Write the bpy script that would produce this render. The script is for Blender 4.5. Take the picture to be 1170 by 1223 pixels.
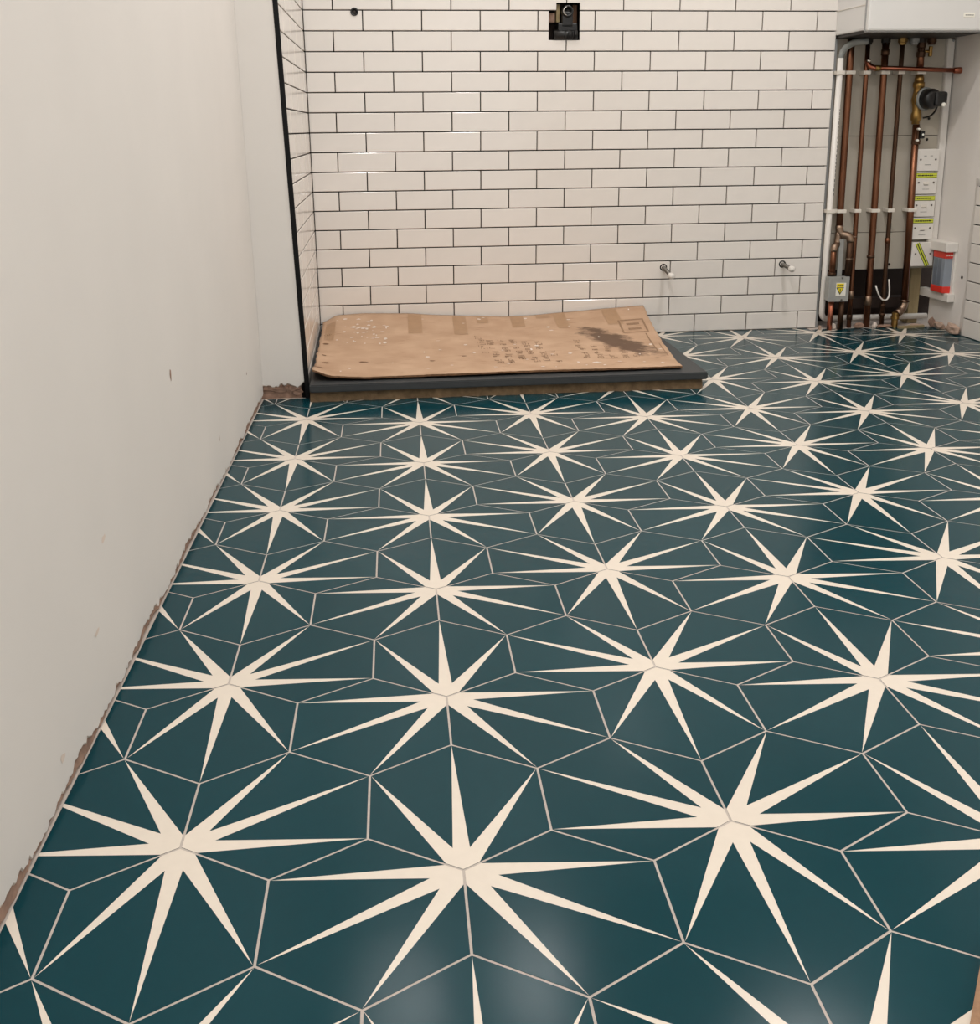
import bpy, bmesh, math, random
from mathutils import Vector, Matrix
random.seed(7)
for o in list(bpy.data.objects): bpy.data.objects.remove(o, do_unlink=True)
COL = bpy.context.scene.collection
SC = bpy.context.scene

# ------------------------------------------------------------------ camera, light, exposure
S = .115                                   # side of a hexagonal floor tile in metres
CAM = Vector((-.8585, -8.1673, 6.4540)) * S
FPX, PITCH, YAW, ROLL, PX, PY = 1266.5457, .2395, .1070, -.0092, -34.3931, -147.8732
cy_, sy_, cp_, sp_ = math.cos(YAW), math.sin(YAW), math.cos(PITCH), math.sin(PITCH)
fw = Vector((sy_*cp_, cy_*cp_, -sp_)); rt = Vector((cy_, -sy_, 0)); up = rt.cross(fw)
cr, sr = math.cos(ROLL), math.sin(ROLL)
rt, up = cr*rt + sr*up, -sr*rt + cr*up
cd = bpy.data.cameras.new('camera'); cam = bpy.data.objects.new('camera', cd); COL.objects.link(cam)
cam.matrix_world = Matrix(((rt.x, up.x, -fw.x, CAM.x), (rt.y, up.y, -fw.y, CAM.y), (rt.z, up.z, -fw.z, CAM.z), (0, 0, 0, 1)))
cd.sensor_fit = 'VERTICAL'; cd.sensor_height = 24.0
cd.lens = FPX/1223*24.0
cd.shift_x = -PX/1223; cd.shift_y = PY/1223
cd.clip_start = .02
SC.camera = cam
SC.view_settings.view_transform = 'Standard'
SC.view_settings.look = 'None'
SC.view_settings.gamma = 1
SC.view_settings.use_curve_mapping = False
SC.view_settings.exposure = 0.04
W = bpy.data.worlds.new('world'); SC.world = W; W.use_nodes = True
W.node_tree.nodes['Background'].inputs[0].default_value = (.95, .985, 1.0, 1)
W.node_tree.nodes['Background'].inputs[1].default_value = 1.6

CEIL = 2.4
LIGHT_AT = ['over the shower tray beside the nib wall', 'over the middle of the shower tray', 'before the boiler', 'by the long plastered wall, unseen, added for fill light', 'over the middle of the room, unseen, added for fill light', 'just inside the front opening, unseen, added for fill light']
DOWNLIGHTS = [(.02, 2.28, 3.4), (.52, 2.38, 3.4), (1.3, 1.72, 13), (.2, 1.1, 10), (1.3, .5, 9), (.2, -.7, 14)]  # first two follow floor glints, third the rod shadows; last three added as fill

# ------------------------------------------------------------------ materials
def srgb(r, g, b):
    f = lambda c: (c/255/12.92) if c/255 <= .04045 else ((c/255+.055)/1.055)**2.4
    return (f(r), f(g), f(b), 1)
MAT = {}
def mat(name, rgb, rough=.5, metal=0, var=0, vscale=20, bump=0, bscale=40, coat=0, rnd=0, rough_var=0, spec=.5, stretch=None):
    """principled material with procedural colour variation, relief and a shade per object"""
    m = bpy.data.materials.new(name); m.use_nodes = True
    nt = m.node_tree; b = nt.nodes['Principled BSDF']
    c = srgb(*rgb)
    b.inputs['Base Color'].default_value = c
    b.inputs['Roughness'].default_value = rough; b.inputs['Metallic'].default_value = metal
    b.inputs['Coat Weight'].default_value = coat; b.inputs['Coat Roughness'].default_value = .12
    b.inputs['Specular IOR Level'].default_value = spec
    tc = nt.nodes.new('ShaderNodeTexCoord'); src = tc.outputs['Object']
    if stretch:
        mp = nt.nodes.new('ShaderNodeMapping'); mp.inputs['Scale'].default_value = stretch
        nt.links.new(src, mp.inputs[0]); src = mp.outputs[0]
    if var or rnd:
        hsv = nt.nodes.new('ShaderNodeHueSaturation'); hsv.inputs['Color'].default_value = c
        val = None
        if var:
            n = nt.nodes.new('ShaderNodeTexNoise'); n.inputs['Scale'].default_value = vscale; n.inputs['Detail'].default_value = 6
            nt.links.new(src, n.inputs['Vector'])
            r = nt.nodes.new('ShaderNodeMapRange'); r.inputs[1].default_value = .25; r.inputs[2].default_value = .75
            r.inputs[3].default_value = 1-var; r.inputs[4].default_value = 1+var
            nt.links.new(n.outputs[0], r.inputs[0]); val = r.outputs[0]
        if rnd:
            oi = nt.nodes.new('ShaderNodeObjectInfo')
            r2 = nt.nodes.new('ShaderNodeMapRange'); r2.inputs[3].default_value = 1-rnd; r2.inputs[4].default_value = 1+rnd
            nt.links.new(oi.outputs['Random'], r2.inputs[0])
            if val:
                mu = nt.nodes.new('ShaderNodeMath'); mu.operation = 'MULTIPLY'
                nt.links.new(val, mu.inputs[0]); nt.links.new(r2.outputs[0], mu.inputs[1]); val = mu.outputs[0]
            else: val = r2.outputs[0]
        nt.links.new(val, hsv.inputs['Value']); nt.links.new(hsv.outputs[0], b.inputs['Base Color'])
    if bump:
        n = nt.nodes.new('ShaderNodeTexNoise'); n.inputs['Scale'].default_value = bscale; n.inputs['Detail'].default_value = 4
        nt.links.new(src, n.inputs['Vector'])
        bp = nt.nodes.new('ShaderNodeBump'); bp.inputs['Strength'].default_value = bump; bp.inputs['Distance'].default_value = .002
        nt.links.new(n.outputs[0], bp.inputs['Height']); nt.links.new(bp.outputs[0], b.inputs['Normal'])
    if rough_var:
        n = nt.nodes.new('ShaderNodeTexNoise'); n.inputs['Scale'].default_value = 6; n.inputs['Detail'].default_value = 5
        nt.links.new(src, n.inputs['Vector'])
        r = nt.nodes.new('ShaderNodeMapRange'); r.inputs[1].default_value = .3; r.inputs[2].default_value = .7
        r.inputs[3].default_value = rough-rough_var; r.inputs[4].default_value = rough+rough_var
        nt.links.new(n.outputs[0], r.inputs[0]); nt.links.new(r.outputs[0], b.inputs['Roughness'])
    MAT[name] = m; return m
mat('teal', (11, 58, 66), .17, var=.03, vscale=60, bump=.03, bscale=900, rnd=.05, rough_var=.03, spec=.16)
mat('cream', (224, 212, 197), .22, var=.02, vscale=80, bump=.03, bscale=900, rnd=.02, spec=.2)
mat('floor_grout', (190, 178, 168), .9, var=.1, vscale=120, bump=.3, bscale=400)
mat('glaze', (228, 221, 213), .16, var=.025, vscale=14, bump=.10, bscale=16, rnd=.025)
mat('black_grout', (16, 12, 10), .95, spec=.1, var=.15, vscale=90, bump=.3, bscale=300)
mat('plaster', (226, 220, 213), .75, var=.02, vscale=5, bump=.10, bscale=25)
mat('raw_plaster', (152, 122, 104), .95, var=.4, vscale=45, bump=.8, bscale=90)
mat('ceiling_paint', (240, 238, 232), .8, var=.01)
mat('black_trim', (6, 5, 5), .5, spec=.2)
mat('board', (184, 175, 160), .85, var=.06, vscale=9, bump=.1, bscale=60)
mat('recess_brown', (46, 33, 26), .95, var=.3, vscale=14, bump=.5, bscale=40)
mat('stud_wood', (152, 134, 98), .8, var=.12, vscale=12, stretch=(8, 8, .8), bump=.2)
mat('jamb_wood', (150, 112, 80), .6, var=.18, vscale=10, stretch=(12, 12, .7), bump=.2)
mat('tray', (54, 56, 57), .55, var=.08, vscale=30, bump=.25, bscale=160)
mat('mortar', (118, 96, 70), .95, var=.3, vscale=50, bump=.9, bscale=120)
mat('copper', (116, 78, 58), .34, 1, var=.28, vscale=9, stretch=(6, 6, 1.2))
mat('copper_new', (164, 100, 78), .3, 1, var=.15, vscale=9)
mat('copper_dull', (88, 66, 52), .55, 1, var=.35, vscale=14)
mat('brass', (156, 124, 72), .38, 1, var=.15, vscale=20)
mat('chrome', (205, 200, 192), .22, 1)
mat('solder', (146, 124, 106), .42, 1, var=.15, vscale=40)
mat('white_plastic', (224, 218, 210), .38, var=.015)
mat('white_clip', (224, 216, 204), .45)
mat('grey_hose', (140, 142, 138), .55, var=.06)
mat('black_plastic', (20, 19, 19), .32)
mat('boiler_white', (214, 212, 208), .32)
mat('boiler_grey', (150, 150, 148), .45)
mat('dark_metal', (50, 46, 42), .5, .6)
mat('galvanised', (166, 166, 162), .42, .35, var=.12, vscale=30)
mat('yellow', (236, 214, 40), .5)
mat('yellow_green', (206, 212, 70), .5)
mat('ink', (30, 28, 22), .7)
mat('grey_ink', (120, 118, 114), .7)
mat('paper', (238, 234, 222), .7)
mat('screw', (110, 106, 100), .35, .9)
mat('red', (222, 58, 46), .4)
mat('grey_body', (140, 147, 156), .45, var=.03)
mat('grey_body_dark', (112, 118, 128), .45)
mat('card_edge', (120, 88, 62), .95, var=.3, vscale=120)
mat('card_tape', (168, 132, 98), .5, var=.06, vscale=40)
mat('card_ink', (148, 117, 90), .9, var=.2, vscale=150)
mat('rubble', (176, 150, 132), .95, var=.25, vscale=60, bump=.8, bscale=120)
mat('plaster_bit', (222, 206, 192), .95, var=.08)
mat('rod', (128, 124, 118), .35, .9)
def lamp_mat():
    m = bpy.data.materials.new('lamp_lens'); m.use_nodes = True
    b = m.node_tree.nodes['Principled BSDF']
    b.inputs['Emission Color'].default_value = (1, .9, .78, 1); b.inputs['Emission Strength'].default_value = 6
    MAT['lamp_lens'] = m
lamp_mat()
def card_mat():
    """brown corrugated board: mottled, scuffed, with a dark wet stain near one end"""
    m = bpy.data.materials.new('cardboard'); m.use_nodes = True; nt = m.node_tree
    b = nt.nodes['Principled BSDF']; b.inputs['Roughness'].default_value = .85
    L = nt.links.new; N = nt.nodes.new
    uv = N('ShaderNodeUVMap')
    tc = N('ShaderNodeTexCoord')
    n1 = N('ShaderNodeTexNoise'); n1.inputs['Scale'].default_value = 9; n1.inputs['Detail'].default_value = 7; L(tc.outputs['Object'], n1.inputs[0])
    r1 = N('ShaderNodeValToRGB'); r1.color_ramp.elements[0].position = .3; r1.color_ramp.elements[1].position = .72
    r1.color_ramp.elements[0].color = srgb(178, 144, 115); r1.color_ramp.elements[1].color = srgb(198, 165, 136)
    L(n1.outputs[0], r1.inputs[0])
    # stretched scuffs
    mp = N('ShaderNodeMapping'); mp.inputs['Scale'].default_value = (14, 60, 1); L(uv.outputs[0], mp.inputs[0])
    n2 = N('ShaderNodeTexNoise'); n2.inputs['Scale'].default_value = 1; n2.inputs['Detail'].default_value = 5; L(mp.outputs[0], n2.inputs[0])
    r2 = N('ShaderNodeMapRange'); r2.inputs[1].default_value = .62; r2.inputs[2].default_value = .74; L(n2.outputs[0], r2.inputs[0])
    mx = N('ShaderNodeMix'); mx.data_type = 'RGBA'; mx.inputs[7].default_value = srgb(160, 122, 92)
    L(r2.outputs[0], mx.inputs[0]); L(r1.outputs[0], mx.inputs[6])
    # stain: a slanted ellipse in the sheet's own coordinates, broken up by noise
    sep = N('ShaderNodeSeparateXYZ'); L(uv.outputs[0], sep.inputs[0])
    def ma(op, a, bb=None, c=None):
        x = N('ShaderNodeMath'); x.operation = op
        for i, v in enumerate((a, bb, c)):
            if v is None: continue
            if isinstance(v, (int, float)): x.inputs[i].default_value = v
            else: L(v, x.inputs[i])
        return x.outputs[0]
    u = ma('SUBTRACT', sep.outputs[0], .868); v = ma('SUBTRACT', sep.outputs[1], .47)
    v2 = ma('ADD', v, ma('MULTIPLY', u, 2.0))
    d = ma('ADD', ma('POWER', ma('DIVIDE', u, .115), 2), ma('POWER', ma('DIVIDE', v2, .19), 2))
    n3 = N('ShaderNodeTexNoise'); n3.inputs['Scale'].default_value = 22; n3.inputs['Detail'].default_value = 6; n3.inputs['Roughness'].default_value = .65; L(tc.outputs['Object'], n3.inputs[0])
    k = ma('SUBTRACT', ma('ADD', ma('SUBTRACT', 1.0, d), ma('MULTIPLY', n3.outputs[0], 2.4)), 1.25)
    k = ma('MULTIPLY', k, 1.7)
    cl = N('ShaderNodeClamp'); L(k, cl.inputs[0])
    k2 = ma('MULTIPLY', cl.outputs[0], .85)
    mx2 = N('ShaderNodeMix'); mx2.data_type = 'RGBA'; mx2.inputs[7].default_value = srgb(74, 50, 33)
    L(k2, mx2.inputs[0]); L(mx.outputs[2], mx2.inputs[6]); L(mx2.outputs[2], b.inputs['Base Color'])
    bp = N('ShaderNodeBump'); bp.inputs['Strength'].default_value = .35; bp.inputs['Distance'].default_value = .003
    L(n1.outputs[0], bp.inputs['Height']); L(bp.outputs[0], b.inputs['Normal'])
    MAT['cardboard'] = m
card_mat()

# ------------------------------------------------------------------ helpers
def mesh_of(name, verts, faces, mats, idx=None, smooth=False, fix=True):
    me = bpy.data.meshes.new(name); me.from_pydata([tuple(v) for v in verts], [], faces)
    for m in mats: me.materials.append(MAT[m])
    if idx:
        for p, i in zip(me.polygons, idx): p.material_index = i
    if fix:
        bm = bmesh.new(); bm.from_mesh(me); bmesh.ops.recalc_face_normals(bm, faces=bm.faces[:]); bm.to_mesh(me); bm.free()
    if smooth:
        for p in me.polygons: p.use_smooth = True
    me.update(); return me
class MB:
    """collects shapes in world coordinates; build() links them as one mesh object"""
    def __init__(s): s.v, s.f, s.i, s.sm = [], [], [], []
    def add(s, verts, faces, mi=0, smooth=False):
        o = len(s.v); s.v += [Vector(x) for x in verts]
        for f in faces: s.f.append([o+k for k in f]); s.i.append(mi); s.sm.append(smooth)
        return s
    def box(s, x0, x1, y0, y1, z0, z1, bev=0, mi=0):
        bm = bmesh.new(); bmesh.ops.create_cube(bm, size=1)
        for v in bm.verts: v.co = Vector(((x0+x1)/2+v.co.x*(x1-x0), (y0+y1)/2+v.co.y*(y1-y0), (z0+z1)/2+v.co.z*(z1-z0)))
        if bev: bmesh.ops.bevel(bm, geom=bm.edges[:], offset=bev, segments=2, affect='EDGES', profile=.6)
        bm.verts.index_update()
        s.add([v.co.copy() for v in bm.verts], [[v.index for v in f.verts] for f in bm.faces], mi); bm.free(); return s
    def hexa(s, pts, mi=0):
        """8 corners: bottom four then top four"""
        return s.add(pts, [(0, 3, 2, 1), (4, 5, 6, 7), (0, 1, 5, 4), (1, 2, 6, 5), (2, 3, 7, 6), (3, 0, 4, 7)], mi)
    def tube(s, path, r, n=12, mi=0, caps=True, smooth=True):
        path = [Vector(p) for p in path]; R = r if isinstance(r, (list, tuple)) else [r]*len(path)
        t0 = (path[1]-path[0]).normalized(); a = Vector((0, 0, 1)) if abs(t0.z) < .9 else Vector((1, 0, 0))
        nrm = t0.cross(a).normalized(); vs = []
        for k, p in enumerate(path):
            if k == 0: t = path[1]-path[0]
            elif k == len(path)-1: t = path[-1]-path[-2]
            else: t = (path[k+1]-p).normalized()+(p-path[k-1]).normalized()
            t.normalize(); nrm = (nrm-t*nrm.dot(t)).normalized(); bn = t.cross(nrm)
            for j in range(n):
                g = 2*math.pi*j/n; vs.append(p+(nrm*math.cos(g)+bn*math.sin(g))*R[k])
        fs = [(k*n+j, k*n+(j+1) % n, (k+1)*n+(j+1) % n, (k+1)*n+j) for k in range(len(path)-1) for j in range(n)]
        s.add(vs, fs, mi, smooth)
        if caps:
            o = len(s.v)-len(vs)
            for ring in (list(range(n))[::-1], [(len(path)-1)*n+j for j in range(n)]):
                s.f.append([o+k for k in ring]); s.i.append(mi); s.sm.append(False)
        return s
    def lathe(s, p, axis, prof, n=20, mi=0, smooth=True):
        """profile of (distance along axis, radius) from point p"""
        ax = Vector(axis).normalized(); a = Vector((0, 0, 1)) if abs(ax.z) < .9 else Vector((1, 0, 0))
        e1 = ax.cross(a).normalized(); e2 = ax.cross(e1); p = Vector(p); vs = []
        for d, r in prof:
            for j in range(n):
                g = 2*math.pi*j/n; vs.append(p+ax*d+(e1*math.cos(g)+e2*math.sin(g))*max(r, 1e-5))
        fs = [(k*n+j, k*n+(j+1) % n, (k+1)*n+(j+1) % n, (k+1)*n+j) for k in range(len(prof)-1) for j in range(n)]
        fs.append(tuple(range(n))[::-1]); fs.append(tuple((len(prof)-1)*n+j for j in range(n)))
        return s.add(vs, fs, mi, smooth)
    def build(s, name, mats, parent=None, origin=None):
        if isinstance(mats, str): mats = [mats]
        base = parent.matrix_world.translation if parent else None
        if parent:
            q = parent; base = Vector((0, 0, 0))
            while q: base = base+q.location; q = q.parent
        else:
            if origin is None:
                lo = [min(v[k] for v in s.v) for k in range(3)]; hi = [max(v[k] for v in s.v) for k in range(3)]
                origin = ((lo[0]+hi[0])/2, (lo[1]+hi[1])/2, lo[2])
            base = Vector(origin)
        me = mesh_of(name, [v-base for v in s.v], s.f, mats, s.i)
        for p, sm in zip(me.polygons, s.sm): p.use_smooth = sm
        o = bpy.data.objects.new(name, me); COL.objects.link(o)
        if parent: o.parent = parent
        else: o.location = base
        return o
def tag(o, label, cat, group=None, kind=None):
    o['label'] = label; o['category'] = cat
    if group: o['group'] = group
    if kind: o['kind'] = kind
    return o
def struct(o, label=None, cat=None):
    o['kind'] = 'structure'
    if label: o['label'] = label
    if cat: o['category'] = cat
    return o
def thing(name, loc, label, cat, group=None):
    o = bpy.data.objects.new(name, None); COL.objects.link(o); o.location = loc; o.empty_display_size = .05
    return tag(o, label, cat, group)
def arc(p0, c, p1, n=6):
    """quadratic bend from p0 to p1 rounding the corner c"""
    p0, c, p1 = Vector(p0), Vector(c), Vector(p1)
    return [(1-t)**2*p0+2*t*(1-t)*c+t*t*p1 for t in (k/n for k in range(n+1))]
def offset_poly(poly, d):
    """mitred inward offset of a simple counter-clockwise polygon"""
    n = len(poly); out = []
    for k in range(n):
        a, b, c = Vector(poly[k-1]), Vector(poly[k]), Vector(poly[(k+1) % n])
        e1 = (b-a).normalized(); e2 = (c-b).normalized()
        n1 = Vector((-e1.y, e1.x)); n2 = Vector((-e2.y, e2.x))
        m = n1+n2; den = 1+n1.dot(n2)
        out.append(b+m*(d/max(den, .3)))
    return out
def clip(poly, px, py, nx, ny):
    """keep the side of the line through (px,py) where (p-p0).n <= 0"""
    out = []
    for k in range(len(poly)):
        a, b = poly[k-1], poly[k]
        da = (a[0]-px)*nx+(a[1]-py)*ny; db = (b[0]-px)*nx+(b[1]-py)*ny
        if (da <= 0) != (db <= 0):
            t = da/(da-db); out.append((a[0]+(b[0]-a[0])*t, a[1]+(b[1]-a[1])*t))
        if db <= 0: out.append((b[0], b[1]))
    return out
def area(poly): return sum(poly[k-1][0]*poly[k][1]-poly[k][0]*poly[k-1][1] for k in range(len(poly)))/2

# ------------------------------------------------------------------ the room's lines
WY = 24.7348*S                 # face of the back wall's tiles
TW, TH, Z0 = 1.7383*S, .5810*S, 9.8675*S
TX0 = 5.0807*S
RX = 2.115                     # right wall
XE = 1.656                     # right end of the tiled back wall
BOARD = 2.866                  # face of the pipe board
NIB = 2.03                     # face of the short nib wall
FRONT = -2.0                   # wall behind the camera, with a wide opening made to admit light
def left_x(y, z=0): return -.449+(y+.03)*.0505-.020*z
def trim_x(z): return -.227-.037*z
def side_x(y, z):
    t = (y-NIB)/(WY-NIB); return (1-t)*(-.2145-.037*z)+t*(-.197-.016*z)

# ------------------------------------------------------------------ floor of hexagonal tiles
fl = MB().box(-.72, RX+.1, FRONT-.1, 3.0, -.08, -.0004).build('floor', 'floor_grout')
struct(fl, 'teal and cream star patterned hexagon tile floor', 'floor')
R3 = math.sqrt(3)
PHI = -.0453
SHR = .986
def tile_polys():
    v = [(0, -1), (R3/2, -.5), (R3/2, .5), (0, 1), (-R3/2, .5), (-R3/2, -.5)]
    e1, e2 = (.156, -1+.09), (-.156, -1+.09); n1, n2 = (.081, -1+.296), (-.081, -1+.296)
    white = [[v[0], e1, n1, n2, e2], [e1, v[2], n1], [n1, v[3], n2], [n2, v[4], e2]]
    teal = [[e1, v[1], v[2]], [n1, v[2], v[3]], [n2, v[3], v[4]], [e2, v[4], v[5]]]
    sc = lambda p: (p[0]*S*SHR, p[1]*S*SHR)
    return [[sc(p) for p in q] for q in white], [[sc(p) for p in q] for q in teal], [sc(p) for p in v]
def tile_mesh(white, teal, outline):
    vs, fs, ix = [], [], []
    for polys, mi in ((white, 1), (teal, 0)):
        for q in polys:
            o = len(vs); vs += [(p[0], p[1], 0) for p in q]; fs.append(tuple(range(o, o+len(q)))); ix.append(mi)
    o = len(vs); n = len(outline)
    vs += [(p[0], p[1], 0) for p in outline]+[(p[0], p[1], -.00039) for p in outline]
    for k in range(n):
        fs.append((o+k, o+n+k, o+n+(k+1) % n, o+(k+1) % n)); ix.append(0)
    return mesh_of('hex_tile', vs, fs, ['teal', 'cream'], ix, fix=False)
tw_, tt_, to_ = tile_polys()
HEX = tile_mesh(tw_, tt_, to_)
TRAY = (-.215, .937, 1.975)    # left, right, front
stars = []
for c in range(-3, 9):
    for k in range(-4, 12):
        x, y = c*1.5*R3, 3*k+(.5 if c % 2 else 0)
        hs = [((0, 1), 0), ((-R3/2, -.5), 120), ((R3/2, -.5), 240)] if c % 2 == 0 else [((0, -1), 180), ((R3/2, .5), 300), ((-R3/2, .5), 60)]
        for (dx, dy), a in hs:
            if c == -2 and dx > .1: a = 180          # cut pieces along the left wall are turned
            stars.append((x+dx, y+dy, a))
cph, sph = math.cos(PHI), math.sin(PHI)
ntile = 0
for hx, hy, a in stars:
    X, Y = S*(hx*cph-hy*sph), S*(hx*sph+hy*cph)
    if X < -.62 or X > RX+.12 or Y < -.95 or Y > 3.0: continue
    ang = PHI+math.radians(a); ca, sa = math.cos(ang), math.sin(ang)
    def cut(q):
        q = [(X+p[0]*ca-p[1]*sa, Y+p[0]*sa+p[1]*ca) for p in q]
        q = clip(q, -.449, -.03, -1, .0505)             # left wall
        if len(q) > 2: q = clip(q, RX-.002, 0, 1, 0)    # right wall
        if len(q) > 2: q = clip(q, 0, (WY-.001 if X < XE-.1 else WY-.03), 0, 1)
        if X < -.15 and len(q) > 2: q = clip(q, 0, NIB-.002, 0, 1)
        if len(q) > 2: q = clip(q, 0, -.82, 0, -1)
        return [(p[0]-X, p[1]-Y) for p in q]
    full = [(X+p[0]*ca-p[1]*sa, Y+p[0]*sa+p[1]*ca) for p in to_]
    if min(p[0] for p in full) > TRAY[0]-.05 and max(p[0] for p in full) < TRAY[1]-.02 and min(p[1] for p in full) > TRAY[2]+.04: continue
    co = cut(to_)
    if len(co) < 3 or abs(area(co)) < 2e-5: continue
    if abs(abs(area(co))-abs(area(to_))) < 1e-7:
        o = bpy.data.objects.new('hex_tile', HEX); o.rotation_euler.z = ang
    else:
        ww = [q for q in (cut(q) for q in tw_) if len(q) > 2]; tt = [q for q in (cut(q) for q in tt_) if len(q) > 2]
        o = bpy.data.objects.new('hex_tile', tile_mesh(ww, tt, co))
    COL.objects.link(o); o.parent = fl
    o.location = Vector((X, Y, 0))-fl.location
    ntile += 1

# ------------------------------------------------------------------ glazed wall tiles
def wall_tile_mesh(poly, thick=.009, bev=.0016):
    """poly in wall coordinates (u right, v up), face towards -y"""
    if area(poly) < 0: poly = poly[::-1]
    inn = offset_poly(poly, bev); n = len(poly)
    vs = [(p[0], 0, p[1]) for p in poly]+[(p[0], -thick+.0012, p[1]) for p in poly]+[(p[0], -thick, p[1]) for p in inn]
    fs = [tuple(range(2*n, 3*n))]
    for k in range(n):
        j = (k+1) % n
        fs += [(k, j, n+j, n+k), (n+k, n+j, 2*n+j, 2*n+k)]
    return vs, fs
JO = .0037
def rect(x0, x1, z0, z1): return [(x0, z0), (x1, z0), (x1, z1), (x0, z1)]
# mixing valve cut-out: two stacked rectangles
HOLES = [(.622, .731, 1.038, 1.1348), (.648, .731, 1.1348, 1.160)]
def minus_hole(x0, x1, z0, z1):
    for a, b, c, d in HOLES:
        if a < x1-1e-4 and b > x0+1e-4 and c < z1-.004 and d > z0+.004:
            a, b, c, d = max(a, x0), min(b, x1), max(c, z0), min(d, z1)
            if c <= z0+.004 and d >= z1-.004:
                out = []
                if a-x0 > .004: out.append(rect(x0, a, z0, z1))
                if x1-b > .004: out.append(rect(b, x1, z0, z1))
                return out
            if d >= z1-.004:      # hole bites the top
                if b >= x1-.004: return [[(x0, z0), (x1, z0), (x1, c), (a, c), (a, z1), (x0, z1)]]
                return [[(x0, z0), (x1, z0), (x1, z1), (b, z1), (b, c), (x0, c)]]
            if b >= x1-.004: return [[(x0, z0), (a, z0), (a, d), (x1, d), (x1, z1), (x0, z1)]]
            return [[(b, z0), (x1, z0), (x1, z1), (x0, z1), (x0, d), (b, d)]]
    return [rect(x0, x1, z0, z1)]
bw = MB()                       # wall body round the valve recess
hx0, hx1, hz0, hz1 = .620, .733, 1.036, 1.162
FACE = WY+.0085
for a, b, c, d in ((-.45, hx0, -.08, CEIL), (hx1, XE-.004, -.08, CEIL), (hx0, hx1, -.08, hz0), (hx0, hx1, hz1, CEIL)):
    bw.box(a, b, FACE, FACE+.12, c, d)
bw.box(hx0-.01, hx1+.01, FACE+.055, FACE+.13, hz0-.01, hz1+.01, mi=1)
wb = struct(bw.build('wall_back', ['black_grout', 'recess_brown']), 'back wall of glossy white brick tiles with black grout', 'wall')
shared = {}
def put_tile(parent, me, loc, rot=0):
    o = bpy.data.objects.new('wall_tile', me); COL.objects.link(o); o.parent = parent
    o.location = Vector(loc)-parent.location; o.rotation_euler = rot if isinstance(rot, tuple) else (0, 0, rot); return o
rest = MB()
ROWS_OBJ = 10                   # rows above line 0 that are tiles of their own
for v in range(-19, 17):
    zt = Z0-v*TH; zb = zt-TH
    z0, z1 = zb+JO/2, min(zt-JO/2, CEIL-.002)
    if z1-z0 < .01: continue
    for k in range(-6, 7):
        k2 = k+(.5 if v % 2 else 0)
        x0, x1 = TX0+k2*TW+JO/2, TX0+(k2+1)*TW-JO/2
        x1 = min(x1, XE)
        if x1-x0 < .008: continue
        cxl = -.1955
        if x1 < -.19: continue
        for q in minus_hole(x0, x1, max(z0, .002), z1):
            if x0 < -.15: q = clip(q, -.1955, 0, -1, -.016)
            if len(q) < 3 or abs(area(q)) < 1e-4: continue
            cx, cz = (x0+x1)/2, (z0+z1)/2
            loc = [(p[0]-cx, p[1]-cz) for p in q]
            if v < -ROWS_OBJ:
                vs, fs = wall_tile_mesh(loc); rest.add([(a+cx, b+FACE, c+cz) for a, b, c in vs], fs); continue
            key = tuple(round(c, 5) for p in loc for c in p)
            if key not in shared:
                vs, fs = wall_tile_mesh(loc); shared[key] = mesh_of('wall_tile', vs, fs, ['glaze'])
            o = put_tile(wb, shared[key], (cx, FACE, cz))
            o.rotation_euler = (random.gauss(0, .0016), 0, random.gauss(0, .0010))
ro = rest.build('upper_tiles', 'glaze', wb); ro['kind'] = 'stuff'

# shower side wall (leans a little): mapped row by row
sw = MB()
for k in range(24):
    a, b = CEIL*k/24, CEIL*(k+1)/24
    ring_ = lambda z: [(side_x(NIB+.004, z)-.0085, NIB+.004, z), (side_x(WY, z)-.0085, FACE, z), (-.43-.02*z, FACE, z), (-.345-.02*z, NIB+.03, z)]
    sw.hexa(ring_(a)+ring_(b))
ws = struct(sw.build('wall_shower_side', 'black_grout'), 'narrow tiled return wall of the shower beside the black trim', 'wall')
side_rest = MB()
LY = WY-.006
for v in range(-19, 17):
    zt = Z0-v*TH; z0, z1 = max(zt-TH+JO/2, .002), min(zt-JO/2, CEIL-.002)
    if z1-z0 < .01: continue
    y = LY; first = TW*(.5 if v % 2 else 1.0)
    while y > NIB+.012:
        ya = max(y-first+JO, NIB+.008); first = TW
        if y-ya > .012:
            cyy, cz = (ya+y)/2, (z0+z1)/2
            dy = lambda yy, zz: side_x(yy, zz)
            poly = rect(ya, y, z0, z1); inn = offset_poly(poly, .0016)
            P = [(dy(a, b)-.0085, a, b) for a, b in poly]+[(dy(a, b)-.0012, a, b) for a, b in poly]+[(dy(a, b), a, b) for a, b in inn]
            F = [(8, 9, 10, 11)]
            for k in range(4):
                j = (k+1) % 4; F += [(k, j, 4+j, 4+k), (4+k, 4+j, 8+j, 8+k)]
            if v < -ROWS_OBJ: side_rest.add(P, F)
            else:
                t = MB().add(P, F).build('wall_tile', 'glaze', ws)
        y = ya-JO
so = side_rest.build('upper_tiles', 'glaze', ws); so['kind'] = 'stuff'

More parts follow.
